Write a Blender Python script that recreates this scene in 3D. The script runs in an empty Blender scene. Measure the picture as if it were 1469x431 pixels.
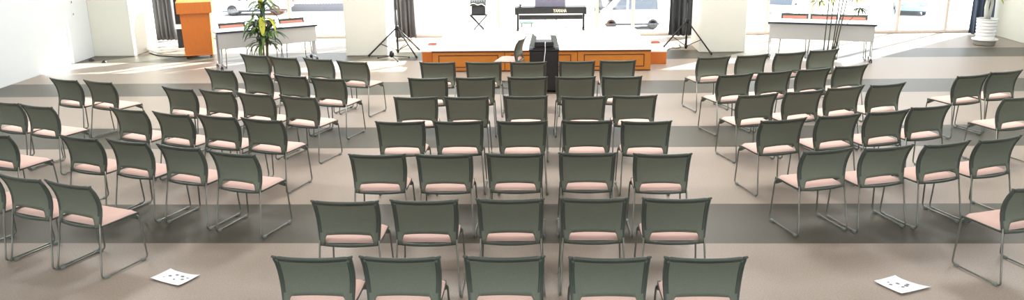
import bpy, math, random
from mathutils import Vector, Matrix, noise
C = bpy.context.scene.collection
R = math.radians
random.seed(7)

# ------------------------------------------------------------------ mesh helpers
class MB:
    """collects shapes and links them as ONE mesh object"""
    def __init__(s):
        s.v = []; s.f = []; s.mi = []; s.sm = []
    def add(s, vs, fs, smooth=False, mi=0, M=None):
        b = len(s.v)
        s.v += [tuple(M @ Vector(v)) if M else tuple(v) for v in vs]
        for f in fs:
            s.f.append([b + i for i in f]); s.mi.append(mi); s.sm.append(smooth)
        return s
    def box(s, x0, x1, y0, y1, z0, z1, bev=0.0, mi=0, M=None):
        b = min(bev, (x1-x0)/2.01, (y1-y0)/2.01, (z1-z0)/2.01)
        if b <= 0:
            vs = [(x, y, z) for z in (z0, z1) for y in (y0, y1) for x in (x0, x1)]
            return s.add(vs, [(0,2,3,1),(4,5,7,6),(0,1,5,4),(2,6,7,3),(0,4,6,2),(1,3,7,5)], False, mi, M)
        vs = []; idx = {}
        for i, x in enumerate((x0, x1)):
            for j, y in enumerate((y0, y1)):
                for k, z in enumerate((z0, z1)):
                    sx, sy, sz = (b if i == 0 else -b), (b if j == 0 else -b), (b if k == 0 else -b)
                    idx[i,j,k,0] = len(vs); vs.append((x, y+sy, z+sz))
                    idx[i,j,k,1] = len(vs); vs.append((x+sx, y, z+sz))
                    idx[i,j,k,2] = len(vs); vs.append((x+sx, y+sy, z))
        fs = []
        for i in (0, 1):
            q = [idx[i,0,0,0], idx[i,1,0,0], idx[i,1,1,0], idx[i,0,1,0]]; fs.append(q if i else q[::-1])
            q = [idx[0,i,0,1], idx[0,i,1,1], idx[1,i,1,1], idx[1,i,0,1]]; fs.append(q if i else q[::-1])
            q = [idx[0,0,i,2], idx[1,0,i,2], idx[1,1,i,2], idx[0,1,i,2]]; fs.append(q if i else q[::-1])
        for i in (0, 1):
            for j in (0, 1):
                fs.append([idx[i,j,0,0], idx[i,j,1,0], idx[i,j,1,1], idx[i,j,0,1]])
                fs.append([idx[i,0,j,0], idx[i,1,j,0], idx[i,1,j,2], idx[i,0,j,2]])
                fs.append([idx[0,i,j,1], idx[1,i,j,1], idx[1,i,j,2], idx[0,i,j,2]])
                for k in (0, 1):
                    fs.append([idx[i,j,k,0], idx[i,j,k,1], idx[i,j,k,2]])
        return s.add(vs, fs, False, mi, M)
    def tube(s, pts, r, n=8, mi=0, cap=True, M=None, flat=1.0, up=None):
        pts = [Vector(p) for p in pts]
        rr = r if isinstance(r, (list, tuple)) else [r]*len(pts)
        t0 = (pts[1]-pts[0]).normalized()
        a = Vector(up) if up else (Vector((0,0,1)) if abs(t0.z) < .9 else Vector((1,0,0)))
        nrm = (a - t0*a.dot(t0)).normalized()
        vs = []; fs = []
        for i, p in enumerate(pts):
            if i == 0: t = t0
            elif i == len(pts)-1: t = (pts[i]-pts[i-1]).normalized()
            else: t = ((pts[i]-pts[i-1]).normalized() + (pts[i+1]-pts[i]).normalized()).normalized()
            nrm = (nrm - t*nrm.dot(t)).normalized()
            bn = t.cross(nrm)
            for k in range(n):
                an = 2*math.pi*k/n
                vs.append(p + nrm*(math.cos(an)*rr[i]*flat) + bn*(math.sin(an)*rr[i]))
        for i in range(len(pts)-1):
            for k in range(n):
                fs.append((i*n+k, i*n+(k+1) % n, (i+1)*n+(k+1) % n, (i+1)*n+k))
        s.add(vs, fs, True, mi, M)
        if cap:
            b = len(s.v) - len(vs)
            s.f.append([b+k for k in range(n)][::-1]); s.mi.append(mi); s.sm.append(False)
            s.f.append([b+(len(pts)-1)*n+k for k in range(n)]); s.mi.append(mi); s.sm.append(False)
        return s
    def lathe(s, prof, n=24, mi=0, M=None, smooth=True):
        vs = []; fs = []
        for r, z in prof:
            for k in range(n):
                a = 2*math.pi*k/n; vs.append((r*math.cos(a), r*math.sin(a), z))
        m = len(prof)
        for i in range(m-1):
            for k in range(n):
                fs.append((i*n+k, i*n+(k+1) % n, (i+1)*n+(k+1) % n, (i+1)*n+k))
        fs.append(list(range(n))[::-1]); fs.append([(m-1)*n+k for k in range(n)])
        return s.add(vs, fs, smooth, mi, M)
    def prism(s, outline, y0, y1, mi=0, M=None, smooth=False):
        """outline in (x, z), extruded along y"""
        n = len(outline)
        vs = [(x, y0, z) for x, z in outline] + [(x, y1, z) for x, z in outline]
        fs = [(k, (k+1) % n, n+(k+1) % n, n+k) for k in range(n)]
        fs += [list(range(n))[::-1], list(range(n, 2*n))]
        return s.add(vs, fs, smooth, mi, M)
    def sheet(s, P, thick, nrm, mi=0, smooth=True):
        """solid from a grid P[i][j] of points; thickness along the vector nrm(i,j)"""
        a, b = len(P), len(P[0])
        vs = [Vector(P[i][j]) for i in range(a) for j in range(b)]
        vs += [Vector(P[i][j]) + Vector(nrm(i, j))*thick for i in range(a) for j in range(b)]
        o = a*b; fs = []
        for i in range(a-1):
            for j in range(b-1):
                q = (i*b+j, i*b+j+1, (i+1)*b+j+1, (i+1)*b+j)
                fs.append(q); fs.append(tuple(o+x for x in q[::-1]))
        ring = [(0, j) for j in range(b)] + [(i, b-1) for i in range(1, a)] + [(a-1, j) for j in range(b-2, -1, -1)] + [(i, 0) for i in range(a-2, 0, -1)]
        ids = [i*b+j for i, j in ring]
        for k in range(len(ids)):
            p, q = ids[k], ids[(k+1) % len(ids)]
            fs.append((q, p, o+p, o+q))
        return s.add(vs, fs, smooth, mi)
    def build(s, name, mats, parent=None, loc=None, rz=0):
        me = bpy.data.meshes.new(name)
        me.from_pydata(s.v, [], s.f)
        for m in (mats if isinstance(mats, (list, tuple)) else [mats]): me.materials.append(m)
        me.polygons.foreach_set('material_index', s.mi)
        me.polygons.foreach_set('use_smooth', s.sm)
        me.validate(); me.update()
        import bmesh
        bm = bmesh.new(); bm.from_mesh(me); bmesh.ops.recalc_face_normals(bm, faces=bm.faces); bm.to_mesh(me); bm.free()
        if any(s.sm) and not all(s.sm):
            pass
        o = bpy.data.objects.new(name, me); C.objects.link(o)
        if parent: o.parent = parent
        if loc: o.location = loc
        o.rotation_euler.z = rz
        return o

def tag(o, label=None, cat=None, group=None, kind=None):
    if label: o['label'] = label
    if cat: o['category'] = cat
    if group: o['group'] = group
    if kind: o['kind'] = kind
    return o
def thing(name, label, cat, loc=(0,0,0), rz=0, group=None):
    o = bpy.data.objects.new(name, None); C.objects.link(o)
    o.location = loc; o.rotation_euler.z = rz; o.empty_display_size = .1
    return tag(o, label, cat, group)
def struct(name, mb, mat, parent=None):
    o = mb.build(name, mat, parent)
    if not parent: o['kind'] = 'structure'
    return o
def copy_tree(o, parent=None):
    c = o.copy(); C.objects.link(c)
    if parent: c.parent = parent
    for ch in list(o.children): copy_tree(ch, c)
    return c
def TR(x, y, z, rz=0, rx=0, ry=0):
    return Matrix.Translation((x, y, z)) @ Matrix.Rotation(rz, 4, 'Z') @ Matrix.Rotation(ry, 4, 'Y') @ Matrix.Rotation(rx, 4, 'X')
def bend(pts, r, n=5):
    """polyline with rounded corners"""
    pts = [Vector(p) for p in pts]; out = [pts[0]]
    for i in range(1, len(pts)-1):
        a = (pts[i-1]-pts[i]); b = (pts[i+1]-pts[i])
        k = min(r, a.length*.45, b.length*.45)
        p0 = pts[i] + a.normalized()*k; p1 = pts[i] + b.normalized()*k
        for t in range(n+1):
            u = t/n
            out.append(p0*(1-u)**2 + pts[i]*2*u*(1-u) + p1*u*u)
    return out + [pts[-1]]

# ------------------------------------------------------------------ materials
def lin(c):
    return tuple(((x/255)/12.92 if x/255 <= .04045 else ((x/255+.055)/1.055)**2.4) for x in c)
def mat(name, col, rough=.6, metal=0, spec=.5, var=0.0, scale=40, bump=0.0, bscale=200, srgb=True, sheen=0, trans=0, stretch=None):
    m = bpy.data.materials.new(name); m.use_nodes = True
    nt = m.node_tree; n = nt.nodes; b = n['Principled BSDF']
    c = lin(col) if srgb else col
    b.inputs['Roughness'].default_value = rough; b.inputs['Metallic'].default_value = metal
    b.inputs['Specular IOR Level'].default_value = spec
    if sheen:
        b.inputs['Sheen Weight'].default_value = sheen; b.inputs['Sheen Roughness'].default_value = .4
    b.inputs['Base Color'].default_value = (*c, 1)
    tc = n.new('ShaderNodeTexCoord')
    src = tc.outputs['Object']
    if stretch:
        mp = n.new('ShaderNodeMapping'); mp.inputs['Scale'].default_value = stretch
        nt.links.new(src, mp.inputs['Vector']); src = mp.outputs['Vector']
    if var:
        nz = n.new('ShaderNodeTexNoise'); nz.inputs['Scale'].default_value = scale; nz.inputs['Detail'].default_value = 4
        nt.links.new(src, nz.inputs['Vector'])
        mx = n.new('ShaderNodeMix'); mx.data_type = 'RGBA'
        mx.inputs['A'].default_value = (*[x*(1-var) for x in c], 1); mx.inputs['B'].default_value = (*[min(1, x*(1+var)) for x in c], 1)
        nt.links.new(nz.outputs['Fac'], mx.inputs['Factor']); nt.links.new(mx.outputs['Result'], b.inputs['Base Color'])
    if bump:
        nb = n.new('ShaderNodeTexNoise'); nb.inputs['Scale'].default_value = bscale; nb.inputs['Detail'].default_value = 2
        nt.links.new(src, nb.inputs['Vector'])
        bp = n.new('ShaderNodeBump'); bp.inputs['Strength'].default_value = bump; bp.inputs['Distance'].default_value = .005
        nt.links.new(nb.outputs['Fac'], bp.inputs['Height']); nt.links.new(bp.outputs['Normal'], b.inputs['Normal'])
    return m

def carpet_material():
    m = bpy.data.materials.new('striped carpet'); m.use_nodes = True
    nt = m.node_tree; n = nt.nodes; L = nt.links.new; b = n['Principled BSDF']
    tc = n.new('ShaderNodeTexCoord'); sp = n.new('ShaderNodeSeparateXYZ'); L(tc.outputs['Object'], sp.inputs[0])
    def math_(op, a, v):
        q = n.new('ShaderNodeMath'); q.operation = op
        L(a, q.inputs[0])
        if v is not None: q.inputs[1].default_value = v
        return q.outputs[0]
    y = math_('SUBTRACT', sp.outputs['Y'], 6.772 - 30)
    fr = math_('FRACT', math_('DIVIDE', y, 3.0), None)
    st = math_('LESS_THAN', fr, 1/3)
    def noisy(c, v, sc):
        nz = n.new('ShaderNodeTexNoise'); nz.inputs['Scale'].default_value = sc; nz.inputs['Detail'].default_value = 5; nz.inputs['Roughness'].default_value = .75
        L(tc.outputs['Object'], nz.inputs['Vector'])
        rp = n.new('ShaderNodeMapRange'); rp.inputs['From Min'].default_value = .3; rp.inputs['From Max'].default_value = .7
        L(nz.outputs['Fac'], rp.inputs['Value'])
        mx = n.new('ShaderNodeMix'); mx.data_type = 'RGBA'
        mx.inputs['A'].default_value = (*[x*(1-v) for x in c], 1); mx.inputs['B'].default_value = (*[x*(1+v) for x in c], 1)
        L(rp.outputs['Result'], mx.inputs['Factor']); return mx.outputs['Result']
    light = noisy(CARPET_LIGHT, .3, 90); dark = noisy(CARPET_DARK, .4, 90)
    mx = n.new('ShaderNodeMix'); mx.data_type = 'RGBA'
    L(st, mx.inputs['Factor']); L(light, mx.inputs['A']); L(dark, mx.inputs['B'])
    L(mx.outputs['Result'], b.inputs['Base Color'])
    b.inputs['Roughness'].default_value = CARPET_ROUGH; b.inputs['Specular IOR Level'].default_value = CARPET_SPEC
    nb = n.new('ShaderNodeTexNoise'); nb.inputs['Scale'].default_value = 260; L(tc.outputs['Object'], nb.inputs['Vector'])
    bp = n.new('ShaderNodeBump'); bp.inputs['Strength'].default_value = .25; bp.inputs['Distance'].default_value = .004
    L(nb.outputs['Fac'], bp.inputs['Height']); L(bp.outputs['Normal'], b.inputs['Normal'])
    return m

def glass_material():
    m = bpy.data.materials.new('clear window glass'); m.use_nodes = True
    nt = m.node_tree; n = nt.nodes; n.remove(n['Principled BSDF'])
    tr = n.new('ShaderNodeBsdfTransparent'); tr.inputs['Color'].default_value = (.96, .98, .99, 1)
    gl = n.new('ShaderNodeBsdfGlossy'); gl.inputs['Roughness'].default_value = .02
    mx = n.new('ShaderNodeMixShader'); mx.inputs[0].default_value = .05
    nt.links.new(tr.outputs[0], mx.inputs[1]); nt.links.new(gl.outputs[0], mx.inputs[2])
    nt.links.new(mx.outputs[0], n['Material Output'].inputs['Surface'])
    return m

CARPET_LIGHT = (.31, .257, .212); CARPET_DARK = (.072, .065, .047)
CARPET_ROUGH = .42; CARPET_SPEC = .5
M = {}
M['carpet'] = carpet_material()
M['wall'] = mat('white wall paint', (216, 223, 226), .7, var=.02, scale=6)
M['cream'] = mat('cream pillar paint', (214, 215, 205), .7, var=.02, scale=6)
M['ceiling'] = mat('white ceiling tile', (235, 235, 232), .8, var=.02)
M['window_frame'] = mat('pale aluminium frame', (226, 212, 200), .45)
M['glass'] = glass_material()
M['mesh_back'] = mat('grey green chair mesh', (106, 112, 99), .6, spec=.3, var=.22, scale=160, bump=.3, bscale=500)
M['rim'] = mat('dark grey chair rim', (70, 77, 70), .4, spec=.35, var=.08, scale=60)
M['pink'] = mat('pink seat fabric', (212, 182, 172), .85, var=.07, scale=150, bump=.25, bscale=500)
M['shell'] = mat('grey seat shell', (70, 76, 70), .5)
M['steel'] = mat('grey tubular steel', (120, 122, 116), .3, metal=.7, var=.05)
M['glide'] = mat('grey plastic glide', (120, 128, 122), .4)
M['orange_wood'] = mat('orange laminated wood', (192, 106, 32), .5, var=.14, scale=30, stretch=(1, 1, .25))
M['stage_wood'] = mat('amber stage wood', (188, 116, 34), .45, var=.16, scale=26, stretch=(.3, 1, 1))
M['brown_line'] = mat('dark brown inlay', (84, 44, 26), .5)
M['stage_top'] = mat('pale stage top', (236, 228, 216), .5, var=.04, scale=12, stretch=(.2, 1, 1))
M['black'] = mat('black plastic', (22, 24, 24), .42, var=.1)
M['black_metal'] = mat('black painted metal', (34, 34, 38), .4, metal=.2)
M['grey_plastic'] = mat('grey plastic flap', (150, 158, 156), .45)
M['flap'] = mat('dull grey flap', (104, 112, 110), .5)
M['white_plastic'] = mat('white plastic', (235, 235, 232), .5)
M['tabletop'] = mat('pale blue grey laminate', (214, 224, 228), .35)
M['edge'] = mat('dark table edge', (40, 44, 62), .5)
M['panel'] = mat('light grey modesty panel', (188, 189, 187), .6, var=.03)
M['chrome'] = mat('silver table leg', (186, 188, 192), .3, metal=.7)
M['curtain'] = mat('grey curtain fabric', (106, 104, 106), .9, var=.08, scale=30)
M['curtain_dark'] = mat('charcoal curtain fabric', (58, 62, 64), .9, var=.08, scale=30)
M['curtain_blue'] = mat('slate blue curtain fabric', (84, 98, 118), .9, var=.08, scale=30)
M['leaf'] = mat('green leaf', (92, 122, 62), .45, var=.35, scale=9)
M['leaf_dark'] = mat('dark green leaf', (52, 78, 50), .45, var=.3, scale=9)
M['leaf_yellow'] = mat('yellow green leaf', (188, 190, 62), .5, var=.25, scale=12)
M['stem'] = mat('brown green stem', (104, 98, 62), .7, var=.25, scale=30)
M['cane'] = mat('dark cane stem', (74, 78, 62), .6, var=.2, scale=30)
M['pale_stem'] = mat('pale trunk', (206, 208, 200), .7, var=.08)
M['pot_white'] = mat('white glazed pot', (238, 238, 236), .4)
M['pot_brown'] = mat('brown plastic pot', (96, 72, 58), .6)
M['soil'] = mat('dark potting soil', (54, 46, 50), .95, var=.3, scale=80)
M['saucer'] = mat('grey stone saucer', (128, 126, 118), .7, var=.1)
M['paper'] = mat('white paper', (240, 243, 246), .7)
M['ink'] = mat('grey print', (128, 130, 140), .8)
M['logo'] = mat('pale gold lettering', (236, 228, 204), .5)
M['violet'] = mat('violet grey board', (112, 110, 130), .5)
M['teal'] = mat('teal seat vinyl', (134, 176, 180), .5)
M['redbrown'] = mat('reddish brown wood', (176, 104, 88), .5, var=.1)
M['asphalt'] = mat('sunlit concrete yard', (205, 203, 200), .9, var=.06, scale=.4)
M['van'] = mat('white car paint', (240, 240, 242), .25)
M['car_glass'] = mat('tinted car glass', (104, 112, 124), .25)
M['tyre'] = mat('grey rubber tyre', (66, 66, 70), .8)
M['hub'] = mat('silver hub cap', (150, 150, 155), .35, metal=.3)
M['trim'] = mat('grey rubber trim', (84, 86, 94), .6)
M['salmon'] = mat('salmon upholstery', (186, 124, 110), .85, var=.07, scale=150, bump=.25, bscale=500)
M['red_lamp'] = mat('red lamp lens', (214, 70, 70), .3)
M['fence'] = mat('pale painted fence', (120, 120, 126), .6)
M['blue_paint'] = mat('pale blue car paint', (150, 175, 205), .3)

# ------------------------------------------------------------------ room shell
XL, XR, YW, ZC = -9.05, 9.95, 18.85, 3.9
HEAD = 3.35
mb = MB().box(XL-.2, XR+.2, -4, YW+.15, -.2, 0)
struct('floor', mb, M['carpet'])
struct('ceiling', MB().box(XL-.2, XR+.2, -4, YW+.3, ZC, ZC+.2), M['ceiling'])
struct('wall_left', MB().box(XL-.2, XL, -4, YW+.15, 0, ZC), M['wall'])
struct('wall_right', MB().box(XR, XR+.2, -4, YW+.15, 0, ZC), M['wall'])
struct('wall_front', MB().box(XL, XR, YW-.05, YW+.15, HEAD, ZC), M['wall'])
struct('wall_pier', MB().box(XL, -8.22, 16.55, 17.62, 0, ZC, .008), M['cream'])
struct('trim_1', MB().box(-3.87, -3.04, 16.36, 17.3, 0, ZC, .012), M['cream'])      # square pillars
struct('trim_2', MB().box(3.08, 3.97, 16.46, 17.4, 0, ZC, .012), M['cream'])
struct('trim_3', MB().box(9.72, XR, 17.15, YW+.1, 0, ZC, .01), M['cream'])
# glazing: posts where the photograph shows them, a pane in each bay
posts = [-9.04, -7.55, -5.68, -3.4, -.96, 1.23, 2.03, 3.5, 4.98, 5.95, 7.83, 8.88, 9.69]
for i in range(len(posts)-1):
    a, b = posts[i], posts[i+1]
    w = bpy.data.objects.new('window_%d' % (i+1), None); C.objects.link(w); w['kind'] = 'structure'
    w.location = ((a+b)/2, YW, 0); h = (b-a)/2
    fr = MB()
    pw = .032
    fr.box(-h-pw*.0, -h+pw, -.05, .05, 0, HEAD, .006)
    fr.box(h-pw, h, -.05, .05, 0, HEAD, .006)
    fr.box(-h+pw, h-pw, -.06, .06, 0, .06, .006)
    fr.box(-h+pw, h-pw, -.05, .05, HEAD-.06, HEAD, .006)
    fr.build('window_frame', M['window_frame'], w)
    MB().box(-h+pw, h-pw, -.005, .005, .06, HEAD-.06).build('pane', M['glass'], w)

# ------------------------------------------------------------------ stacking chair
def back_pt(u, z):
    """point on the back: u across (-1..1), z height"""
    t = min(1.05, max(0, (z-.415)/.36))
    w = .218 + .020*math.sin(min(1, t*1.25)*math.pi/2) + .004*max(0, t-.8)**2*25
    y = .032*math.sin(min(1, t)*math.pi) - .05*t**3 - .026*(1-u*u)
    return Vector((u*w, y, z))
def top_z(u): return .767 + .008*abs(u)**3
def make_chair(label, cat):
    root = thing('stacking_chair', label, cat)
    # seat pad
    n = 12; P = []
    for i in range(n+1):
        row = []
        for j in range(n+1):
            a, b = i/n*2-1, j/n*2-1
            # squircle footprint
            k = 1 - .035*(a*a*b*b)
            x = b*.222*k; y = .195 + a*.19*k
            e = max(abs(a), abs(b))
            z = .446 - .022*max(0, (e-.8)/.2)**2 - .012*max(0, a)**3 + .004*b*b
            row.append((x, y, z))
        P.append(row)
    MB().sheet(P, .018, lambda i, j: (0, 0, -1)).build('seat', M['pink'], root)
    sh = MB(); P = []
    for i in range(9):
        row = []
        for j in range(9):
            a, b = i/4-1, j/4-1
            row.append((b*.226*(1-.03*a*a*b*b), .193+a*.196*(1-.03*a*a*b*b), .426-.01*max(0, a)**3))
        P.append(row)
    sh.sheet(P, .014, lambda i, j: (0, 0, -1))
    for s in (-1, 1):                       # dark gusset under each front corner
        sh.prism([(.39, .418), (.392, .362), (.372, .356), (.27, .414)], -.012, .012, M=Matrix.Translation((s*.207, 0, 0)) @ Matrix.Rotation(math.pi/2, 4, 'Z') @ Matrix.Scale(1, 4))
    sh.build('seat_shell', M['shell'], root)
    # rim of the back: side posts, top rail, lower bar
    ring = []
    for k in range(8): ring.append(back_pt(-.985, .412 + (top_z(-1)-.012-.412)*k/7))
    for k in range(1, 14): u = -.985+1.97*k/14; ring.append(back_pt(u, top_z(u)))
    for k in range(8): ring.append(back_pt(.985, top_z(1)-.012 - (top_z(1)-.012-.412)*k/7))
    fr = MB().tube(ring, .0115, 8, up=(0, 1, 0))
    for s in (-1, 1):                       # horned upper corners
        fr.tube([back_pt(s*.93, top_z(1)-.004), back_pt(s*1.035, top_z(1)+.005)], [.011, .0075], 8)
    bar = [back_pt(-.98+1.96*k/10, .419-.004*(1-(k/5-1)**2)) for k in range(11)]
    fr.tube(bar, .0125, 8)
    for s in (-1, 1):                       # flat side and top borders
        fr.sheet([[back_pt(s*(.885+.1*q/3), .43 + (top_z(1)-.02-.43)*k/10) + Vector((0, -.008, 0)) for q in range(4)] for k in range(11)], .012, lambda i, j: (0, 1, 0))
    fr.sheet([[back_pt(-.95+1.9*q/14, top_z(-.95+1.9*q/14) - .026 + .022*k/2) + Vector((0, -.007, 0)) for q in range(15)] for k in range(3)], .012, lambda i, j: (0, 1, 0))
    fr.build('back_frame', M['rim'], root)
    # mesh panel with the slot along its lower edge
    def zb(u):
        a = abs(u)
        lo = .492 + .012*(1-(a/.72)**2) if a < .72 else .492 - (.492-.42)*min(1, ((a-.72)/.13))**1.5
        return lo
    P = []
    us = [-.97, -.93, -.88, -.85, -.82, -.79, -.76, -.72] + [-.6+.1*k for k in range(13)] + [.72, .76, .79, .82, .85, .88, .93, .97]
    for k in range(11):
        t = k/10; P.append([back_pt(u, zb(u)*(1-t) + (top_z(u)-.002)*t) + Vector((0, -.006-.01*(1-t)**6, 0)) for u in us])
    pn = MB().sheet(P, .008, lambda i, j: (0, 1, 0))
    pn.build('back_panel', M['mesh_back'], root)
    # upholstered front of the back
    P = []
    for k in range(9):
        t = k/8; e = math.sin(math.pi*t)**.3
        P.append([back_pt(u*.93, .525 + .215*t) + Vector((0, .003 + .013*e*(1-abs(u)**8), 0)) for u in [-1+.125*q for q in range(17)]])
    MB().sheet(P, .004, lambda i, j: (0, -1, 0)).build('back_pad', M['salmon'], root)
    # sled legs
    for s in (-1, 1):
        path = bend([(s*.221, -.0, .45), (s*.243, -.078, .015), (s*.245, .392, .015), (s*.226, .376, .399), (s*.15, .30, .408)], .035, 5)
        lg = MB().tube(path, .0074, 8).build('sled_leg', M['steel'], root)
        for y in (-.03, .345):
            MB().box(s*.245-.011, s*.245+.011, y-.022, y+.022, 0, .026, .005).build('glide', M['glide'], lg)
    return root

OFF = Vector((0, .045, 0))      # from the top corners of a back to the chair's origin
proto = None
def place_chair(x, y, rz, label, group):
    global proto
    if proto is None:
        proto = make_chair(label, 'chair'); c = proto
    else:
        c = copy_tree(proto)
    p = Vector((x, y, 0)) + Matrix.Rotation(rz, 3, 'Z') @ OFF
    c.location = p; c.rotation_euler.z = rz
    c['label'] = label; c['group'] = group
    return c
ORD = ['first', 'second', 'third', 'fourth', 'fifth', 'sixth', 'seventh']
centre = [
 [(-1.409,4.698,-.8),(-.869,4.699,-.8),(-.234,4.707,.1),(.405,4.697,.3),(.979,4.697,.1)],
 [(-1.434,5.704,-.9),(-.858,5.72,-.1),(-.234,5.742,.6),(.374,5.758,-.1),(.969,5.755,-.1)],
 [(-1.423,6.892,-.3),(-.843,6.885,-.3),(-.236,6.899,-.4),(.388,6.912,-.4),(1.023,6.883,-.4)],
 [(-1.409,8.033,-.2),(-.827,8.038,1.2),(-.197,8.026,1.1),(.445,8.034,.3),(1.02,7.999,.8)],
 [(-1.415,9.147,1.4),(-.84,9.137,.7),(-.183,9.16,-.8),(.465,9.124,1.3),(1.032,9.153,2.4)],
 [(-1.418,10.214,-1),(-.828,10.237,1.7),(-.181,10.237,-1),(.418,10.236,1.4),(.989,10.238,1.3)],
 [(-1.428,11.302,-2.8),(-.797,11.289,-1.2),(-.188,11.277,.4),(.479,11.315,2),(1.034,11.343,1.7)]]
rown = ['seventh row from the stage', 'sixth row from the stage', 'fifth row from the stage', 'fourth row from the stage', 'third row from the stage', 'second row from the stage', 'row nearest the stage']
poscol = ['leftmost', 'second from left', 'middle', 'second from right', 'rightmost']
for r, row in enumerate(centre):
    for k, (x, y, a) in enumerate(row):
        place_chair(x, y, R(a), 'grey mesh-backed chair, %s of five in centre-block %s' % (poscol[k], rown[r]), 'chairs of the straight centre block')
left = [
 [(-4.205,12.01,-23.5),(-3.71,11.798,-22.2),(-3.17,11.648,-22.6),(-2.631,11.411,-20.5)],
 [(-4.29,10.874,-24.1),(-3.737,10.637,-22.2),(-3.209,10.435,-20.9),(-2.687,10.244,-18.2)],
 [(-4.357,9.708,-23.1),(-3.831,9.543,-21.2),(-3.317,9.373,-20.2),(-2.766,9.207,-20.5)],
 [(-4.448,8.627,-21.6),(-3.892,8.434,-21),(-3.361,8.308,-19.2),(-2.84,8.157,-18)],
 [(-4.374,7.499,-20.7),(-3.845,7.357,-19.9),(-3.277,7.167,-19.5),(-2.714,6.957,-18)]]
right = [
 [(2.376,11.562,15.6),(2.936,11.691,18.9),(3.503,11.857,19),(4.039,12.065,20.4)],
 [(2.405,10.328,18.9),(2.929,10.488,18),(3.465,10.651,19.4),(3.995,10.845,18.6)],
 [(2.391,9.167,17.2),(2.946,9.332,17.3),(3.472,9.534,19.2),(4.004,9.684,19.5)],
 [(2.359,8.044,15.3),(2.959,8.213,17.1),(3.494,8.365,17.6),(4.007,8.566,17)],
 [(2.451,6.986,16.4),(2.992,7.069,15.8),(3.538,7.179,19.3),(4.067,7.328,21.2)]]
rows5 = ['row nearest the stage', 'second row from the stage', 'third row from the stage', 'fourth row from the stage', 'fifth row from the stage']
for side, blk in (('left', left), ('right', right)):
    for r, row in enumerate(blk):
        for k, (x, y, a) in enumerate(row):
            place_chair(x, y, R(a), 'grey chair turned inward, %s of four in %s-block %s' % (['leftmost', 'second from left', 'third from left', 'rightmost'][k], side, rows5[r]), 'chairs of the angled %s block' % side)
outer = [
 (-6.07,10.288,-22.4,'far-left grey chair, left one of the pair standing farthest back by the wall','left'),
 (-5.553,10.142,-22.8,'far-left grey chair, right one of the pair standing farthest back by the wall','left'),
 (-6.045,9.005,-21,'far-left grey chair cut by photo edge, left one of the middle pair','left'),
 (-5.558,8.817,-20.8,'far-left grey chair, right one of the middle pair behind the back pair','left'),
 (-5.30,7.63,-20,'grey chair at left photo edge with only its pink seat in view, middle height','left'),
 (-4.71,6.465,-21,'grey chair at left photo edge nearly out of view beside the nearest left pair','left'),
 (-4.21,6.292,-21.4,'nearest grey chair row at lower left, second chair in from the photo edge','left'),
 (-3.716,6.121,-21.2,'nearest lower-left grey chair with its whole pink seat and sled legs in view','left'),
 (5.207,10.17,20.5,'far-right grey chair, left one of the pair farthest back at right edge','right'),
 (5.715,10.391,18.8,'far-right grey chair, right one of the pair farthest back at right edge','right'),
 (5.127,8.959,19.6,'grey chair cut by right photo edge, behind the far-right back pair','right'),
 (3.665,6.01,19.1,'nearest lower-right grey chair cut by photo edge, above the right paper sheet','right')]
for x, y, a, lb, sd in outer:
    place_chair(x, y, R(a), lb, 'chairs at the outer %s edge' % sd)
place_chair(-.31, 13.40, R(77), 'pale-lit chair seen side-on, facing left beside the black cabinet', 'single chair by the cabinet')
for side, spots, rz in (('left', [(-5.82,15.60), (-5.34,15.89), (-4.86,16.18)], 31), ('right', [(4.81,16.20), (5.31,16.045), (5.80,15.895)], -16.6)):
    for k, (x, y) in enumerate(spots):
        place_chair(x, y, R(180+rz), 'pink-padded chair facing the audience, %s of three behind the %s white table' % (['left one', 'middle one', 'right one'][k], side), 'chairs behind the %s table' % side)

# ------------------------------------------------------------------ stage with side steps
st = thing('stage_platform', 'low wooden stage platform with pale top and amber panelled front', 'stage', (-.015, 14.62, 0))
SX, SY, SH = 1.92, 2.83, .385
MB().box(-SX, SX, -.012, SY, SH-.035, SH, .006).build('stage_top', M['stage_top'], st)
MB().box(-SX-.002, SX+.002, -.016, -.004, SH-.037, SH-.012).build('nosing_strip', M['brown_line'], st)
MB().box(-SX+.005, SX-.005, .03, SY-.01, .0, SH-.035).build('body', M['stage_wood'], st)
MB().box(-SX, SX, .012, .03, 0, .022).build('plinth', M['brown_line'], st)
for k in range(3):
    a = -SX + k*1.28; b = a+1.28
    p = MB().box(a+.004, b-.004, .002, .03, .022, SH-.037, .003).build('front_panel', M['stage_wood'], st)
    f = MB(); i0, i1, z0, z1, t = a+.11, b-.11, .075, SH-.085, .017
    f.box(i0, i1, -.003, .004, z1-t, z1); f.box(i0, i1, -.003, .004, z0, z0+t)
    f.box(i0, i0+t, -.003, .004, z0+t, z1-t); f.box(i1-t, i1, -.003, .004, z0+t, z1-t)
    f.build('inlay_line', M['brown_line'], p)
    e = MB()
    e.box(a-.002, a+.006, -.002, .004, .022, SH-.037); e.build('seam', M['brown_line'], p)
for side, x0, x1, y0 in (('right', 1.915, 2.27, 15.24), ('left', -2.23, -1.945, 15.43)):
    s = thing('stage_step', 'orange wooden step with pale tread against the %s end of the stage' % side, 'step', ((x0+x1)/2, y0, 0), 0, 'steps at the stage ends')
    w = (x1-x0)/2
    MB().box(-w, w, 0, 1.05, 0, .222, .004).build('riser_box', M['orange_wood'], s)
    MB().box(-w, w, -.012, 1.06, .222, .25, .004).build('tread', M['stage_top'], s)
for x, y, sd in ((2.17, 16.08, 'right'), (-2.11, 16.08, 'left')):
    b = MB().box(-.085, .085, -.03, .03, 0, .03, .006).box(-.07, .07, -.012, .012, .03, .042, .004).build('wood_block', M['redbrown'], None, (x, y, .25))
    tag(b, 'small reddish-brown wood block lying on the %s stage step' % sd, 'block', 'wood blocks on the stage steps')

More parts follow.
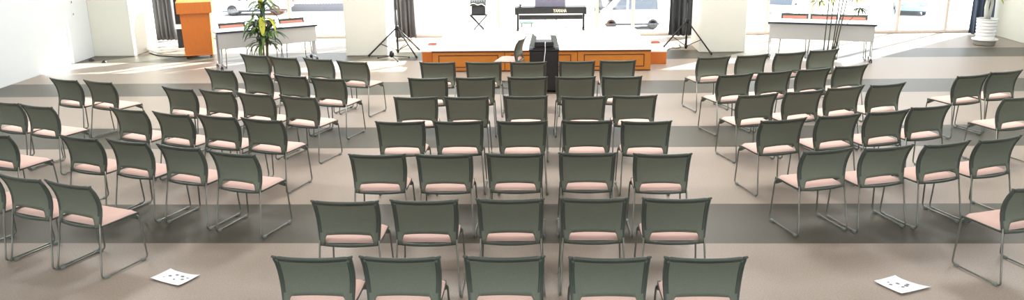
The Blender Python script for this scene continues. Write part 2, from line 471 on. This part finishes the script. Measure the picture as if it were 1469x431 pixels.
# ------------------------------------------------------------------ black cabinet with projector
cb = thing('equipment_cabinet', 'black upright cabinet standing in front of the stage centre', 'cabinet', (.035, 13.1, 0))
MB().box(-.225, .225, -.22, .25, .03, .655, .006).build('body', M['black'], cb)
MB().box(-.235, .235, -.235, .26, .655, .68, .006).build('top', M['black'], cb)
MB().box(-.205, .205, -.228, -.22, .06, .63, .003).build('door', M['black'], cb)
for sx in (-.18, .18):
    for sy in (-.17, .2):
        MB().lathe([(.02, 0), (.024, .01), (.024, .03)], 12, M=TR(sx, sy, 0)).build('foot', M['black'], cb)
pj = thing('projector', 'black projector between two grey upright flaps on the black cabinet', 'projector', (.035, 13.1, .68))
MB().box(-.15, .15, -.14, .14, .018, .10, .012).build('body', M['black'], pj)
MB().box(-.17, .17, -.19, .16, 0, .018, .004).build('base_tray', M['black_metal'], pj)
for sgn in (-1, 1):                         # flaps opened outward, inner faces turned to the room
    MB().prism([(-.085, 0), (.085, 0), (.07, .17), (-.085, .2)], -.006, .006, M=TR(sgn*.185, -.04, .012, sgn*R(62), 0, 0) @ Matrix.Rotation(R(-14), 4, 'X')).build('side_flap', M['flap'], pj)
MB().lathe([(.035, 0), (.038, .01), (.03, .028)], 16, M=TR(.06, .14, .06, 0, -math.pi/2)).build('lens', M['black_metal'], pj)
cbl = MB().tube(bend([(.02, -.145, .78-.68), (.015, -.24, .09), (.02, -.262, .0), (.0, -.262, -.16), (-.012, -.262, -.36), (-.005, -.262, -.6)], .05, 5), .006, 6).build('power_cable', M['white_plastic'], None, (.035, 13.1, .68))
tag(cbl, 'white cable hanging from the projector down the black cabinet front', 'cable')

# ------------------------------------------------------------------ lectern
lc = thing('lectern', 'tall orange wooden lectern on black casters at far left', 'lectern', (-6.82, 16.42, 0), R(17))
MB().prism([(-.26, .07), (.26, .07), (.275, .90), (-.275, .90)], -.2, .2).build('body', M['orange_wood'], lc)
cp = MB(); vs = []
cp.add([(-.325,-.24,.885),(.325,-.24,.885),(.325,.24,.885),(-.325,.24,.885),(-.325,-.235,1.10),(.325,-.235,1.10),(.325,.235,1.17),(-.325,.235,1.17)],
       [(0,3,2,1),(4,5,6,7),(0,1,5,4),(1,2,6,5),(2,3,7,6),(3,0,4,7)])
cp.build('top_hood', M['orange_wood'], lc)
MB().box(-.27, .27, -.21, .21, .055, .075, .004).build('base_board', M['orange_wood'], lc)
def caster(parent, x, y, h=.055):
    c = MB().box(x-.012, x+.012, y-.012, y+.012, h*.6, h+.005)
    for s in (-1, 1):
        c.lathe([(h*.2, -.009), (h*.45, -.008), (h*.45, .008), (h*.2, .009)], 14, M=TR(x+s*.014, y, h*.45, 0, 0, math.pi/2))
    return c.build('caster', M['black'], parent)
for sx in (-.22, .22):
    for sy in (-.17, .17): caster(lc, sx, sy)

# ------------------------------------------------------------------ folding tables
def table(cx, cy, rz, label, W=1.86, D=.52):
    t = thing('folding_table', label, 'table', (cx, cy, 0), rz, 'white folding tables')
    w = W/2
    MB().box(-w, w, 0, D, .672, .7, .005).build('tabletop', M['tabletop'], t)
    MB().box(-w-.002, w+.002, -.006, .004, .668, .698, .002).build('front_edge', M['edge'], t)
    MB().box(-w+.03, w-.03, .03, .045, .385, .668, .004).build('modesty_panel', M['panel'], t)
    for s in (-1, 1):
        x = s*(w-.045)
        lg = MB()
        lg.box(x-.022, x+.022, .2, .25, .10, .672, .006)
        lg.box(x-.022, x+.022, .02, .46, .06, .10, .01)
        lg.box(x-.028, x+.028, .06, .44, .64, .672, .004)
        o = lg.build('leg', M['chrome'], t)
        for y in (.04, .44): caster(o, x, y, .06)
        MB().tube([(x-s*.03, .05, .66), (x, .05, .12), (x, .03, .08)], .012, 8).build('brace', M['chrome'], o)
    MB().box(-w+.15, w-.15, .21, .24, .60, .635, .004).build('cross_rail', M['chrome'], t)
    return t
table(-5.055, 15.355, R(31), 'white folding table behind the leafy plant at left, beside the lectern')
table(5.065, 15.40, R(-16.6), 'white folding table behind the tall cane plant at right')

# ------------------------------------------------------------------ keyboard on the stage
kb = thing('digital_piano', 'black electronic keyboard on its stand, standing on the stage', 'keyboard', (.18, 17.02, SH))
z0 = SH
def kz(a): return a - z0
bd = MB().box(-.70, .70, -.03, .30, kz(.715), kz(.845), .012)
bd.build('body', M['black'], kb)
for s in (-1, 1):
    MB().box(s*.70-.02, s*.70+.02, -.045, .32, kz(.70), kz(.85), .012).build('end_cheek', M['black'], kb)
    sl = MB().box(s*.665-.022, s*.665+.022, .02, .10, .0, kz(.715), .006).box(s*.665-.022, s*.665+.022, -.1, .3, 0, .025, .006)
    sl.build('stand_leg', M['black'], kb)
MB().box(-.64, .64, .03, .07, kz(.595), kz(.685), .004).build('stand_rail', M['black'], kb)
MB().box(-.66, .66, .28, .42, kz(.72), kz(.78), .004).build('key_bed', M['white_plastic'], kb)
for s in (-1, 1):
    MB().tube([(s*.1, .05, kz(.6)), (s*.36, .06, .012)], .007, 6).build('stay_rod', M['black_metal'], kb)
MB().prism([(-.31, 0), (.31, 0), (.31, .25), (-.31, .25)], 0, .012, M=TR(-.01, .12, kz(.845), 0, R(-12))).build('music_rest', M['violet'], kb)
tx = bpy.data.curves.new('lettering', 'FONT'); tx.body = 'YAMAHA'; tx.size = .098; tx.extrude = .002; tx.offset = .0015; tx.space_character = 1.0
to = bpy.data.objects.new('lettering_source', tx); C.objects.link(to)
bpy.context.view_layer.update()
me = bpy.data.meshes.new_from_object(to.evaluated_get(bpy.context.evaluated_depsgraph_get()))
bpy.data.objects.remove(to); me.materials.clear(); me.materials.append(M['logo'])
lo = bpy.data.objects.new('lettering', me); C.objects.link(lo); lo.parent = kb
ww = max(v.co.x for v in me.vertices)
lo.location = (.052, -.033, kz(.745)); lo.rotation_euler = (math.pi/2, 0, 0); lo.scale = (.27/ww, 1, 1); lo['label'] = 'pale lettering'
cu = thing('small_microphone_base', 'small black desk stand on the left end of the keyboard', 'stand', (-.43, 17.1, .846))
MB().lathe([(.03, 0), (.032, .012), (.012, .02), (.01, .03)], 14).build('base', M['black'], cu)
MB().box(-.035, .035, -.02, .02, .03, .055, .006).build('head', M['black'], cu)
# bench on the floor behind the stage
bn = thing('piano_stool', 'low teal-topped stool behind the black keyboard', 'stool', (-.32, 18.0, 0))
MB().box(-.155, .155, -.15, .15, .40, .45, .018).build('seat', M['teal'], bn)
for sx in (-.1, .1):
    for sy in (-.11, .11):
        MB().tube([(sx, sy, .40), (sx*1.1, sy*1.1, 0)], .013, 8).build('leg', M['black_metal'], bn)
# amplifier and mixer on a folding stand
fs = thing('folding_stand', 'thin black folding X stand on the stage left of the keyboard', 'stand', (-1.28, 17.12, SH))
for y in (-.06, .06):
    MB().tube([(-.17, y, .305), (.10, y*1.2, .012)], .011, 8).build('leg', M['black_metal'], fs)
    MB().tube([(.17, y*.8, .305), (-.10, y, .012)], .011, 8).build('leg', M['black_metal'], fs)
MB().box(-.18, .18, -.12, .12, .305, .322, .004).build('top_plate', M['black_metal'], fs)
am = thing('amplifier', 'black amplifier box on the folding stand on stage', 'amplifier', (-1.28, 17.12, SH+.322))
MB().box(-.14, .14, -.1, .1, 0, .165, .01).build('cabinet', M['black'], am)
MB().box(-.12, .12, -.106, -.1, .02, .145, .003).build('grille', M['black_metal'], am)
for s in (-1, 1): MB().box(s*.12-.012, s*.12+.012, -.03, .03, .165, .172, .002).build('corner_pad', M['black_metal'], am)
mx = thing('audio_mixer', 'black mixer tilted on top of the amplifier on stage', 'mixer', (-1.29, 17.12, SH+.495))
MB().prism([(-.1, .0), (.1, .0), (.1, .105), (-.1, .045)], -.16, .16, M=Matrix.Rotation(R(90), 4, 'Z')).build('case', M['black'], mx)
for k in range(6): MB().lathe([(.009, 0), (.008, .018)], 10, M=TR(-.12+.048*k, .0, .073, 0, R(17))).build('knob', M['grey_plastic'], mx)
wc = MB().tube(bend([(.14, -.125, .50), (.07, -.165, .555), (.0, -.165, .52), (-.09, -.165, .57), (-.17, -.15, .53), (-.24, -.13, .42), (-.25, -.12, .12), (-.23, -.12, .006), (-.12, -.2, .006)], .06, 5), .006, 6).build('signal_cable', M['white_plastic'], None, (-1.28, 17.12, SH))
tag(wc, 'white cable looped across the mixer front and down to the stage', 'cable')

# ------------------------------------------------------------------ tripod speaker stands
def tripod(loc, feet, collar_z, brace_z, label, pole_top=2.0, leg_m='black_metal', r=.018):
    t = thing('speaker_stand', label, 'stand', loc, 0, 'tripod stands')
    MB().tube([(0, 0, brace_z-.05), (0, 0, collar_z+.35)], r, 10).build('lower_pole', M[leg_m], t)
    MB().tube([(0, 0, collar_z+.3), (0, 0, pole_top)], r*.75, 10).build('upper_pole', M[leg_m], t)
    cl = MB().lathe([(.02, collar_z-.05), (.036, collar_z-.045), (.036, collar_z+.03), (.024, collar_z+.05)], 14).build('collar', M['black'], t)
    MB().tube([(.03, -.02, collar_z), (.075, -.05, collar_z)], [.008, .016], 8).build('knob', M['black'], cl)
    MB().lathe([(.022, brace_z-.03), (.03, brace_z-.02), (.03, brace_z+.02), (.022, brace_z+.03)], 12).build('brace_collar', M['black'], t)
    for fx, fy in feet:
        f = Vector((fx, fy, .012)); a = Vector((fx, fy, 0)).normalized()*.03 + Vector((0, 0, collar_z-.02))
        lg = MB().tube([a, f], r*.8, 8, flat=1.0).build('leg', M[leg_m], t)
        MB().tube([f + (a-f).normalized()*.08, f], [.018, .02], 8).build('rubber_foot', M['black'], lg)
        mid = a.lerp(f, .55)
        MB().tube([Vector((0, 0, brace_z)), mid], .008, 6).build('brace', M[leg_m], t)
    return t
tripod((-2.84, 16.38, 0), [(-.57, -.13), (.42, -.34), (.34, .60)], .55, .10, 'black tripod stand in front of the grey curtain, left of the stage')
tripod((2.85, 16.62, 0), [(-.42, .30), (.42, -.46), (.08, .55)], .60, .10, 'black tripod stand in front of the charcoal curtain, right of the stage')
ms = thing('microphone_stand', 'short microphone stand base with three thin legs beside left tripod', 'stand', (-2.90, 16.0, 0))
MB().lathe([(.02, .03), (.045, .05), (.05, .09), (.04, .14), (.02, .16)], 14).build('hub', M['black_metal'], ms)
for fx, fy in ((-.28, .06), (.32, .1), (.17, -.33)):
    lg = MB().tube([(0, 0, .06), (fx, fy, .014)], .008, 6).build('leg', M['black_metal'], ms)
    MB().lathe([(.012, 0), (.016, .01), (.012, .026)], 10, M=TR(fx, fy, 0)).build('foot', M['black'], lg)
k = MB().tube(bend([(2.52, 16.78, .008), (2.62, 17.0, .008), (2.75, 16.95, .008), (2.84, 17.1, .008), (2.83, 17.3, .008), (2.9, 17.6, .008)], .12, 6), .008, 6).build('floor_cable', M['black'])
tag(k, 'black cable on the floor around the right tripod stand', 'cable')

# ------------------------------------------------------------------ curtains
def curtain(x0, x1, y, folds, amp, m, label, lift=.03):
    n = folds*10; P = []
    for i in range(9):
        z = lift + (HEAD-.1-lift)*i/8
        row = []
        for j in range(n+1):
            u = j/n
            a = amp*(1 - .25*i/8)
            row.append((x0+(x1-x0)*u + .012*math.sin(3*u*7+i*.8), y + a*math.sin(u*folds*2*math.pi) + .3*a*math.sin(u*folds*4.4*math.pi+1+i*.2), z + .006*math.sin(u*folds*6)))
        P.append(row)
    t = thing('curtain', label, 'curtain', (0, 0, 0), 0, 'gathered curtains')
    MB().sheet(P, .012, lambda i, j: (0, 1, 0)).build('fabric', m, t)
    MB().tube([(x0-.08, y, HEAD-.08), (x1+.08, y, HEAD-.08)], .016, 8).build('rail', M['chrome'], t)
    return t
curtain(-8.75, -8.17, 18.5, 6, .055, M['curtain'], 'grey gathered curtain hanging behind the orange lectern at far left')
curtain(-3.35, -2.78, 18.5, 6, .06, M['curtain'], 'grey gathered curtain hanging behind the left pillar and tripod')
curtain(2.78, 3.36, 18.5, 5, .06, M['curtain_dark'], 'charcoal gathered curtain hanging behind the right tripod stand')
curtain(9.2, 9.66, 18.4, 4, .055, M['curtain_blue'], 'slate blue gathered curtain at the far right wall end')

# ------------------------------------------------------------------ plants
def leaf(mb, base, d, L, W, droop, mi=0, n=7):
    base = Vector(base); d = Vector(d).normalized()
    side = d.cross(Vector((0, 0, 1)))
    side = side.normalized() if side.length > .05 else Vector((1, 0, 0))
    P = []; p = base.copy(); v = d.copy()
    for i in range(n+1):
        t = i/n
        w = W*(math.sin(math.pi*min(1, t*.92+.06))**.8)*.5
        up = side.cross(v).normalized()
        P.append([p - side*w + up*w*.3, p.copy(), p + side*w + up*w*.3])
        p = p + v*(L/n); v = (v + Vector((0, 0, -droop/n*2))).normalized()
    mb.sheet(P, .0018, lambda i, j: (0, 0, -1), mi=mi)
def pot(parent, r, h, m):
    MB().lathe([(r*.72, 0), (r*.75, .01), (r*.96, h*.86), (r*1.06, h*.87), (r*1.06, h), (r*.95, h), (r*.93, h*.9)], 24).build('pot', m, parent)
    MB().lathe([(r*.93, h*.86), (r*.6, h*.9), (.01, h*.91)], 20).build('soil', M['soil'], parent)
rnd = random.Random(3)
dp = thing('dracaena_plant', 'leafy green dracaena in front of the left white table', 'plant', (-4.98, 14.78, 0))
pot(dp, .15, .26, M['pot_brown'])
canes = [((-.05, 0), (-.03, .0), .98), ((.04, .03), (.06, .02), 1.22), ((.0, -.05), (.02, -.04), .62), ((.06, -.03), (.12, -.02), .76), ((-.06, .02), (-.1, .03), .86)]
stm = MB(); fol = MB()
for (bx, by), (tx_, ty_), h in canes:
    stm.tube([(bx, by, .22), (bx*.6+tx_*.4 + .01, by, .22+(h-.22)*.5), (tx_, ty_, h)], [.018, .015, .012], 8)
for (bx, by), (tx_, ty_), h in canes:
    for k in range(20):
        a = k*2.4 + h*7; e = rnd.uniform(.1, 1.2)
        hh = h - .16*rnd.random()
        leaf(fol, (tx_, ty_, hh), (math.cos(a), math.sin(a), e), rnd.uniform(.28, .44), rnd.uniform(.05, .075), rnd.uniform(.5, 1.3), mi=rnd.choice([0, 0, 1, 1, 1]))
# the broad yellowing leaves that hang in front
for base, d, L, W, dr, mi in [((.05, -.06, .98), (.25, -1, .15), .42, .11, 2.3, 2), ((.07, -.02, .95), (1, -.5, .5), .38, .075, 1.7, 2), ((-.03, -.03, .80), (-.7, -.7, .3), .22, .07, 1.6, 2),
                              ((.02, 0, 1.1), (.1, -.2, 1), .3, .09, .1, 2), ((-.03, -.06, .5), (-.8, -.5, .2), .34, .07, 1.7, 0), ((.02, -.06, .48), (-.1, -1, .1), .3, .08, 1.8, 0)]:
    leaf(fol, base, d, L, W, dr, mi)
stm.build('canes', M['stem'], dp)
fol.build('foliage', [M['leaf'], M['leaf_dark'], M['leaf_yellow']], dp)

rp = thing('cane_palm', 'tall thin-stemmed palm in front of the right white table', 'plant', (4.985, 14.72, 0))
pot(rp, .13, .24, M['pot_brown'])
stm = MB(); fol = MB()
tops = [(-.075, 1.35, -.055), (.0, 1.55, .035), (.06, 1.6, .145), (.085, 1.5, .215), (.105, 1.4, .275)]
for i, (bx, h, t) in enumerate(tops):
    b2 = bx
    stm.tube([(b2, .02*(i % 2), .2), (b2*.72+t*.28, .02*(i % 2), .5), (t, 0, h)], [.013, .011, .008], 8)
    for k in range(14):
        a = k*2.4 + i
        leaf(fol, (t, 0, h-.12*rnd.random()), (math.cos(a), math.sin(a), rnd.uniform(-.1, .9)), rnd.uniform(.22, .36), .024, rnd.uniform(.5, 1.4), mi=rnd.choice([0, 1, 2, 2]))
for cx_, cz_, mi_, sp in ((-.22, 1.16, 2, .26), (-.08, 1.24, 2, .26), (.47, 1.03, 1, .22), (.42, 1.22, 2, .26)):
    stm.tube([(cx_*.6, 0, cz_-.25), (cx_, -.03, cz_)], .005, 6)
    for k in range(13):
        a = k*2.4
        leaf(fol, (cx_, -.03, cz_), (math.cos(a), math.sin(a), rnd.uniform(-.1, .7)), sp*rnd.uniform(.6, 1), .034, rnd.uniform(.4, 1.2), mi=mi_ if k % 4 else 0)
stm.build('stems', M['cane'], rp)
fol.build('foliage', [M['leaf'], M['leaf_dark'], M['leaf_yellow']], rp)

pp = thing('potted_tree', 'small tree in a white ribbed pot by the far right wall', 'plant', (8.88, 17.1, .0))
MB().lathe([(.19, 0), (.2, .015), (.21, .095), (.2, .10)], 28).build('stand', M['saucer'], pp)
MB().lathe([(.16, .10), (.235, .105), (.245, .13), (.23, .135), (.17, .115)], 28).build('saucer', M['pot_white'], pp)
prof = [(.15, .115)]
for k in range(6):
    zz = .12 + k*.065
    prof += [(.158+.003*k, zz), (.176+.003*k, zz+.012), (.178+.003*k, zz+.045), (.16+.003*k, zz+.062)]
prof += [(.195, .515), (.2, .53), (.185, .535), (.175, .50)]
MB().lathe(prof, 32).build('pot', M['pot_white'], pp)
MB().lathe([(.175, .49), (.1, .51), (.01, .515)], 20).build('soil', M['soil'], pp)
tk = MB()
tk.tube([(-.02, 0, .49), (-.04, .02, .75), (-.02, 0, 1.05), (.0, 0, 1.3)], [.045, .04, .035, .03], 10)
tk.tube([(.03, .02, .49), (.05, .0, .8), (.03, .02, 1.2)], [.03, .027, .02], 10)
tk.build('trunk', M['pale_stem'], pp)
fol = MB()
for k in range(60):
    a = rnd.uniform(0, 6.28); z = rnd.uniform(.9, 1.5); q = rnd.uniform(.02, .18)
    leaf(fol, (q*math.cos(a)+.04, q*math.sin(a), z), (math.cos(a), math.sin(a), rnd.uniform(-.2, .6)), rnd.uniform(.12, .22), .06, rnd.uniform(.4, 1.4), mi=k % 3 == 0)
fol.build('foliage', [M['leaf_yellow'], M['leaf']], pp)

# ------------------------------------------------------------------ small things on the floor
def paper(corners, label, marks):
    a, b, c, d = [Vector((*q, 0)) for q in corners]
    n = 12; P = []
    def pt(u, v): return (a*(1-u)+b*u)*(1-v) + (d*(1-u)+c*u)*v
    mid = pt(.5, .5)
    for i in range(n+1):
        row = []
        for j in range(n+1):
            u, v = j/n, i/n
            p = pt(u, v) - mid
            p.z = .003 + .016*(abs(u-.5)*2)**3*(.4+.6*v) + .01*(1-v)**3
            row.append(p)
        P.append(row)
    t = thing('paper_sheet', label, 'paper', tuple(mid), 0, 'paper sheets on the floor')
    MB().sheet(P, .0012, lambda i, j: (0, 0, -1)).build('sheet', M['paper'], t)
    ik = MB()
    for u, v, w, h in marks:
        k = 8
        q = [pt(u + w*math.cos(2*math.pi*s/k), v + h*math.sin(2*math.pi*s/k)) - mid for s in range(k)]
        for s in q: s.z = .0075
        q2 = [s + Vector((0, 0, .0006)) for s in q]
        ik.add(q+q2, [list(range(k))[::-1], list(range(k, 2*k))] + [(s, (s+1) % k, k+(s+1) % k, k+s) for s in range(k)])
    ik.build('printed_marks', M['ink'], t)
paper([(-3.12, 6.02), (-2.83, 5.88), (-2.74, 6.08), (-3.03, 6.2)], 'white printed paper sheet on the floor at lower left', [(.42, .72, .05, .05), (.3, .55, .05, .06), (.62, .7, .06, .05), (.55, .38, .035, .04), (.75, .5, .05, .05), (.82, .66, .05, .04), (.2, .38, .03, .03)])
paper([(2.54, 5.99), (2.66, 5.77), (2.93, 5.89), (2.74, 6.09)], 'white printed paper sheet on the floor at lower right', [(.2, .38, .04, .05), (.35, .3, .05, .06), (.38, .55, .06, .05), (.55, .72, .05, .05), (.6, .6, .06, .05), (.62, .45, .04, .05)])
for x, y, lb in ((-8.86, 16.07, 'small dark stopper on the floor against the left wall'), (-8.48, 15.83, 'small dark stopper on the sunlit floor out from the left wall')):
    s = thing('door_stopper', lb, 'stopper', (x, y, 0), 0, 'floor stoppers at left')
    MB().lathe([(.045, 0), (.045, .012), (.036, .03), (.015, .045)], 14).build('dome', M['black_metal'], s)
    MB().lathe([(.055, 0), (.055, .006)], 14).build('flange', M['black'], s)
# white cables heaped behind the lectern
cc = MB()
for k in range(5):
    pts = []
    for i in range(25):
        a = 2*math.pi*i/24*1.1 + k
        rr = .3 + .05*math.sin(3*a+k) + .03*k
        pts.append((rr*1.2*math.cos(a)+.03*k, rr*1.4*math.sin(a), .012 + .02*k + .006*math.sin(5*a)))
    cc.tube(pts, .010, 6)
tag(cc.build('cable_coil', M['white_plastic'], None, (-7.83, 17.35, 0)), 'heap of looped white cable on the floor behind the lectern', 'cable')
bc = MB().tube(bend([(-8.05, 16.85, .01), (-7.7, 16.5, .01), (-7.2, 16.36, .01), (-6.95, 16.5, .01), (-6.85, 16.7, .01)], .2, 6), .011, 6).build('trailing_cable', M['black'])
tag(bc, 'black cable trailing over the floor to the lectern', 'cable')
sp = thing('floor_speaker', 'black box speaker with a white band, half hidden by the lectern', 'speaker', (-7.55, 17.55, 0), R(15))
MB().box(-.16, .16, -.14, .14, .02, .42, .01).build('lower_cabinet', M['black'], sp)
MB().box(-.17, .17, -.15, .15, .42, .52, .008).build('white_shelf', M['white_plastic'], sp)
MB().box(-.16, .16, -.14, .14, .52, 1.2, .01).build('upper_cabinet', M['black'], sp)
for sx in (-.12, .12):
    for sy in (-.1, .1): MB().lathe([(.02, 0), (.02, .02)], 10, M=TR(sx, sy, 0)).build('foot', M['black'], sp)
# wall sockets
for z in (.92, 1.15):
    s = thing('wall_socket', '%s small white socket plate on the left wall' % ('lower' if z < 1 else 'upper'), 'socket', (XL, 16.0, z), 0, 'wall sockets')
    MB().box(0, .012, -.03, .03, -.045, .045, .003).build('plate', M['white_plastic'], s)
    MB().box(.012, .015, -.012, .012, -.02, .02).build('slot', M['trim'], s)

# ------------------------------------------------------------------ outside: lower yard with parked vehicles
GZ = -3.9
o = MB().box(-90, 90, 20, 140, GZ-.2, GZ).build('yard', M['asphalt']); o['kind'] = 'structure'
def wheel(parent, x, y, r):
    w = MB().lathe([(r*.62, -.09), (r*.93, -.1), (r, -.06), (r, .06), (r*.93, .1), (r*.62, .09)], 24, M=TR(x, y, r, 0, math.pi/2)).build('wheel', M['tyre'], parent)
    h = MB().lathe([(r*.62, -.07), (r*.6, .07)], 20, M=TR(x, y, r, 0, math.pi/2))
    h.lathe([(r*.2, -.085), (r*.18, .085)], 12, M=TR(x, y, r, 0, math.pi/2))
    for k in range(6):
        a = k*math.pi/3
        h.box(-.02, .02, -.08, .08, .0, r*.6, M=TR(x, y, r) @ Matrix.Rotation(a, 4, 'Y'))
    h.build('hub_cap', M['hub'], w)
def vehicle(name, label, loc, rz, L, W, H, prof, wins, wheels, wr, paint):
    v = thing(name, label, 'car', loc, rz, 'vehicles parked outside')
    b = MB().prism(prof, -W/2, W/2); body = b.build('body', paint, v)
    bv = body.modifiers.new('bevel', 'BEVEL'); bv.width = .06; bv.segments = 3; bv.limit_method = 'ANGLE'
    for poly in wins:
        for s in (-1, 1):
            y = s*(W/2)
            MB().prism(poly, min(y-.012*s*-1, y+.004*s), max(y-.012*s*-1, y+.004*s)).build('side_window', M['car_glass'], v)
    for x in wheels:
        for s in (-1, 1): wheel(v, x, s*(W/2-.09), wr)
    for s in (-1, 1):
        MB().box(-.06, .06, -.14, .14, -.07, .07, .03, M=TR(prof[1][0]+.0, s*(W/2-.25), .7)).build('headlight', M['hub'], v)
        MB().box(-.05, .05, -.08, .08, -.16, .16, .03, M=TR(prof[-1][0]-.0, s*(W/2-.18), .85)).build('tail_light', M['red_lamp'], v)
        MB().box(-.08, .08, -.05, .05, -.07, .07, .03, M=TR(wins[0][0][0]+.12, s*(W/2+.07), wins[0][0][1]+.06)).build('mirror', M['trim'], v)
    MB().box(-L/2+.2, L/2-.2, -W/2-.01, W/2+.01, .24, .36, .02).build('sill_trim', M['trim'], v)
    return v
# kei van, nose towards -x
vprof = [(-1.66, .28), (-1.7, .55), (-1.66, .86), (-1.5, 1.0), (-1.3, 1.1), (-.72, 1.74), (-.5, 1.82), (1.45, 1.84), (1.6, 1.7), (1.7, .95), (1.68, .3)]
vwins = [[(-1.12, 1.1), (-.32, 1.1), (-.32, 1.66), (-.66, 1.66)], [(-.2, 1.1), (1.42, 1.1), (1.34, 1.66), (-.2, 1.66)]]
vehicle('parked_van', 'white box van parked outside behind the stage, seen side-on', (5.0, 47.6, GZ), R(0), 3.4, 1.5, 1.85, vprof, vwins, [-1.15, 1.15], .29, M['van'])
vehicle('parked_van', 'white van parked outside seen nose-on above the right white table', (14.0, 49.5, GZ), R(66), 3.4, 1.5, 1.85, vprof, vwins, [-1.15, 1.15], .29, M['van'])
cprof = [(-2.2, .3), (-2.25, .6), (-2.1, .85), (-1.1, 1.0), (-.4, 1.45), (.9, 1.48), (1.7, 1.02), (2.2, .95), (2.25, .4)]
cwins = [[(-.98, 1.0), (.1, 1.0), (.1, 1.38), (-.4, 1.38)], [(.18, 1.0), (1.45, 1.0), (.86, 1.38), (.18, 1.38)]]
vehicle('parked_car', 'white car parked outside between the lectern and the leafy plant', (-18.9, 55.6, GZ), R(3), 4.5, 1.7, 1.48, cprof, cwins, [-1.4, 1.4], .36, M['van'])
vehicle('parked_car', 'pale blue car parked outside right of the right white table', (22.9, 53.5, GZ), R(70), 4.4, 1.7, 1.48, cprof, cwins, [-1.35, 1.35], .33, M['blue_paint'])
# windscreen glass for the nose-on van is part of its body shape
scn = [o for o in C.objects if o.name.startswith('parked_van')]
for v in scn:
    g = MB().box(-.42, .42, -.62, .62, -.008, .012, .004, M=TR(-1.01, 0, 1.42) @ Matrix.Rotation(R(-47.8), 4, 'Y')).build('windscreen', M['car_glass'], v)
# scooter beyond the van
sc_ = thing('parked_scooter', 'pale motor scooter parked outside, above the nose of the box van', 'scooter', (4.2, 54.2, GZ), R(12))
wheel(sc_, -.6, 0, .26); wheel(sc_, .6, 0, .26)
MB().prism([(-.75, .5), (-.55, .42), (-.42, .3), (.1, .26), (.3, .5), (.85, .6), (.8, .78), (.15, .76), (-.1, .42), (-.32, .45), (-.48, .95), (-.58, .95)], -.14, .14).build('body', M['trim'], sc_)
MB().prism([(-.05, .76), (.1, .86), (.8, .88), (.86, .78)], -.13, .13).build('saddle', M['black_metal'], sc_)
MB().tube([(-.5, -.32, 1.08), (-.55, 0, 1.0), (-.5, .32, 1.08)], .025, 8).build('handlebar', M['black_metal'], sc_)
MB().lathe([(.05, -.03), (.07, 0), (.05, .03)], 12, M=TR(.9, 0, .7, 0, math.pi/2)).build('tail_lamp', M['red_lamp'], sc_)
# railing fence far left
fn = thing('yard_fence', 'pale railing fence outside beyond the right end of the left table', 'fence', (-15.2, 57, GZ))
MB().box(-2.2, 2.2, -.08, .08, 0, .5, .02).build('base_wall', M['fence'], fn)
MB().box(-2.2, 2.2, -.03, .03, 1.55, 1.62).build('top_rail', M['fence'], fn)
bars = MB()
for k in range(23): bars.box(-2.2+.2*k-.025, -2.2+.2*k+.025, -.02, .02, .5, 1.55)
bars.build('bars', M['fence'], fn)

# ------------------------------------------------------------------ light
w = bpy.data.worlds.new('sky'); bpy.context.scene.world = w; w.use_nodes = True
bg = w.node_tree.nodes['Background']; bg.inputs['Color'].default_value = (.93, .97, 1, 1); bg.inputs['Strength'].default_value = 3.2
sd = bpy.data.lights.new('sun', 'SUN'); sd.energy = 28; sd.angle = R(.6); sd.color = (1, .97, .91)
so = bpy.data.objects.new('sun', sd); C.objects.link(so)
az, el = R(47), R(28)
dirv = Vector((-math.sin(az)*math.cos(el), -math.cos(az)*math.cos(el), -math.sin(el)))
so.rotation_euler = dirv.to_track_quat('-Z', 'Y').to_euler(); so.location = (8, 30, 12)
for i, x in enumerate((-6, -2, 2, 6)):  # unseen fill lights added under the ceiling to lift the floor and pillars
    for j, y in enumerate((0, 5, 10, 15)):
        ld = bpy.data.lights.new('fill_light', 'AREA'); ld.shape = 'RECTANGLE'; ld.size = 1.2; ld.size_y = 1.2; ld.energy = (30, 36, 145, 88)[j]; ld.color = (1, .985, .965)
        lo_ = bpy.data.objects.new('fill_light', ld); C.objects.link(lo_); lo_.location = (x, y, ZC-.03)

# ------------------------------------------------------------------ camera
cd = bpy.data.cameras.new('camera'); cam = bpy.data.objects.new('camera', cd); C.objects.link(cam)
cd.sensor_fit = 'HORIZONTAL'; cd.sensor_width = 36; cd.lens = 29.5105; cd.clip_end = 400
r = Vector((.99934591, .03350554, -.01360658)); u = Vector((.0036679, .28040469, .95987486)); b = Vector((.03597648, -.95929692, .28009838))
mw = Matrix(((r.x, u.x, b.x, 0), (r.y, u.y, b.y, 0), (r.z, u.z, b.z, 2.82362), (0, 0, 0, 1)))
cam.matrix_world = mw
S = bpy.context.scene; S.camera = cam
S.view_settings.view_transform = 'Standard'; S.view_settings.look = 'None'; S.view_settings.exposure = 0; S.view_settings.gamma = 1
S.view_settings.use_curve_mapping = False
S.cycles.use_denoising = True; S.cycles.max_bounces = 8; S.cycles.diffuse_bounces = 5
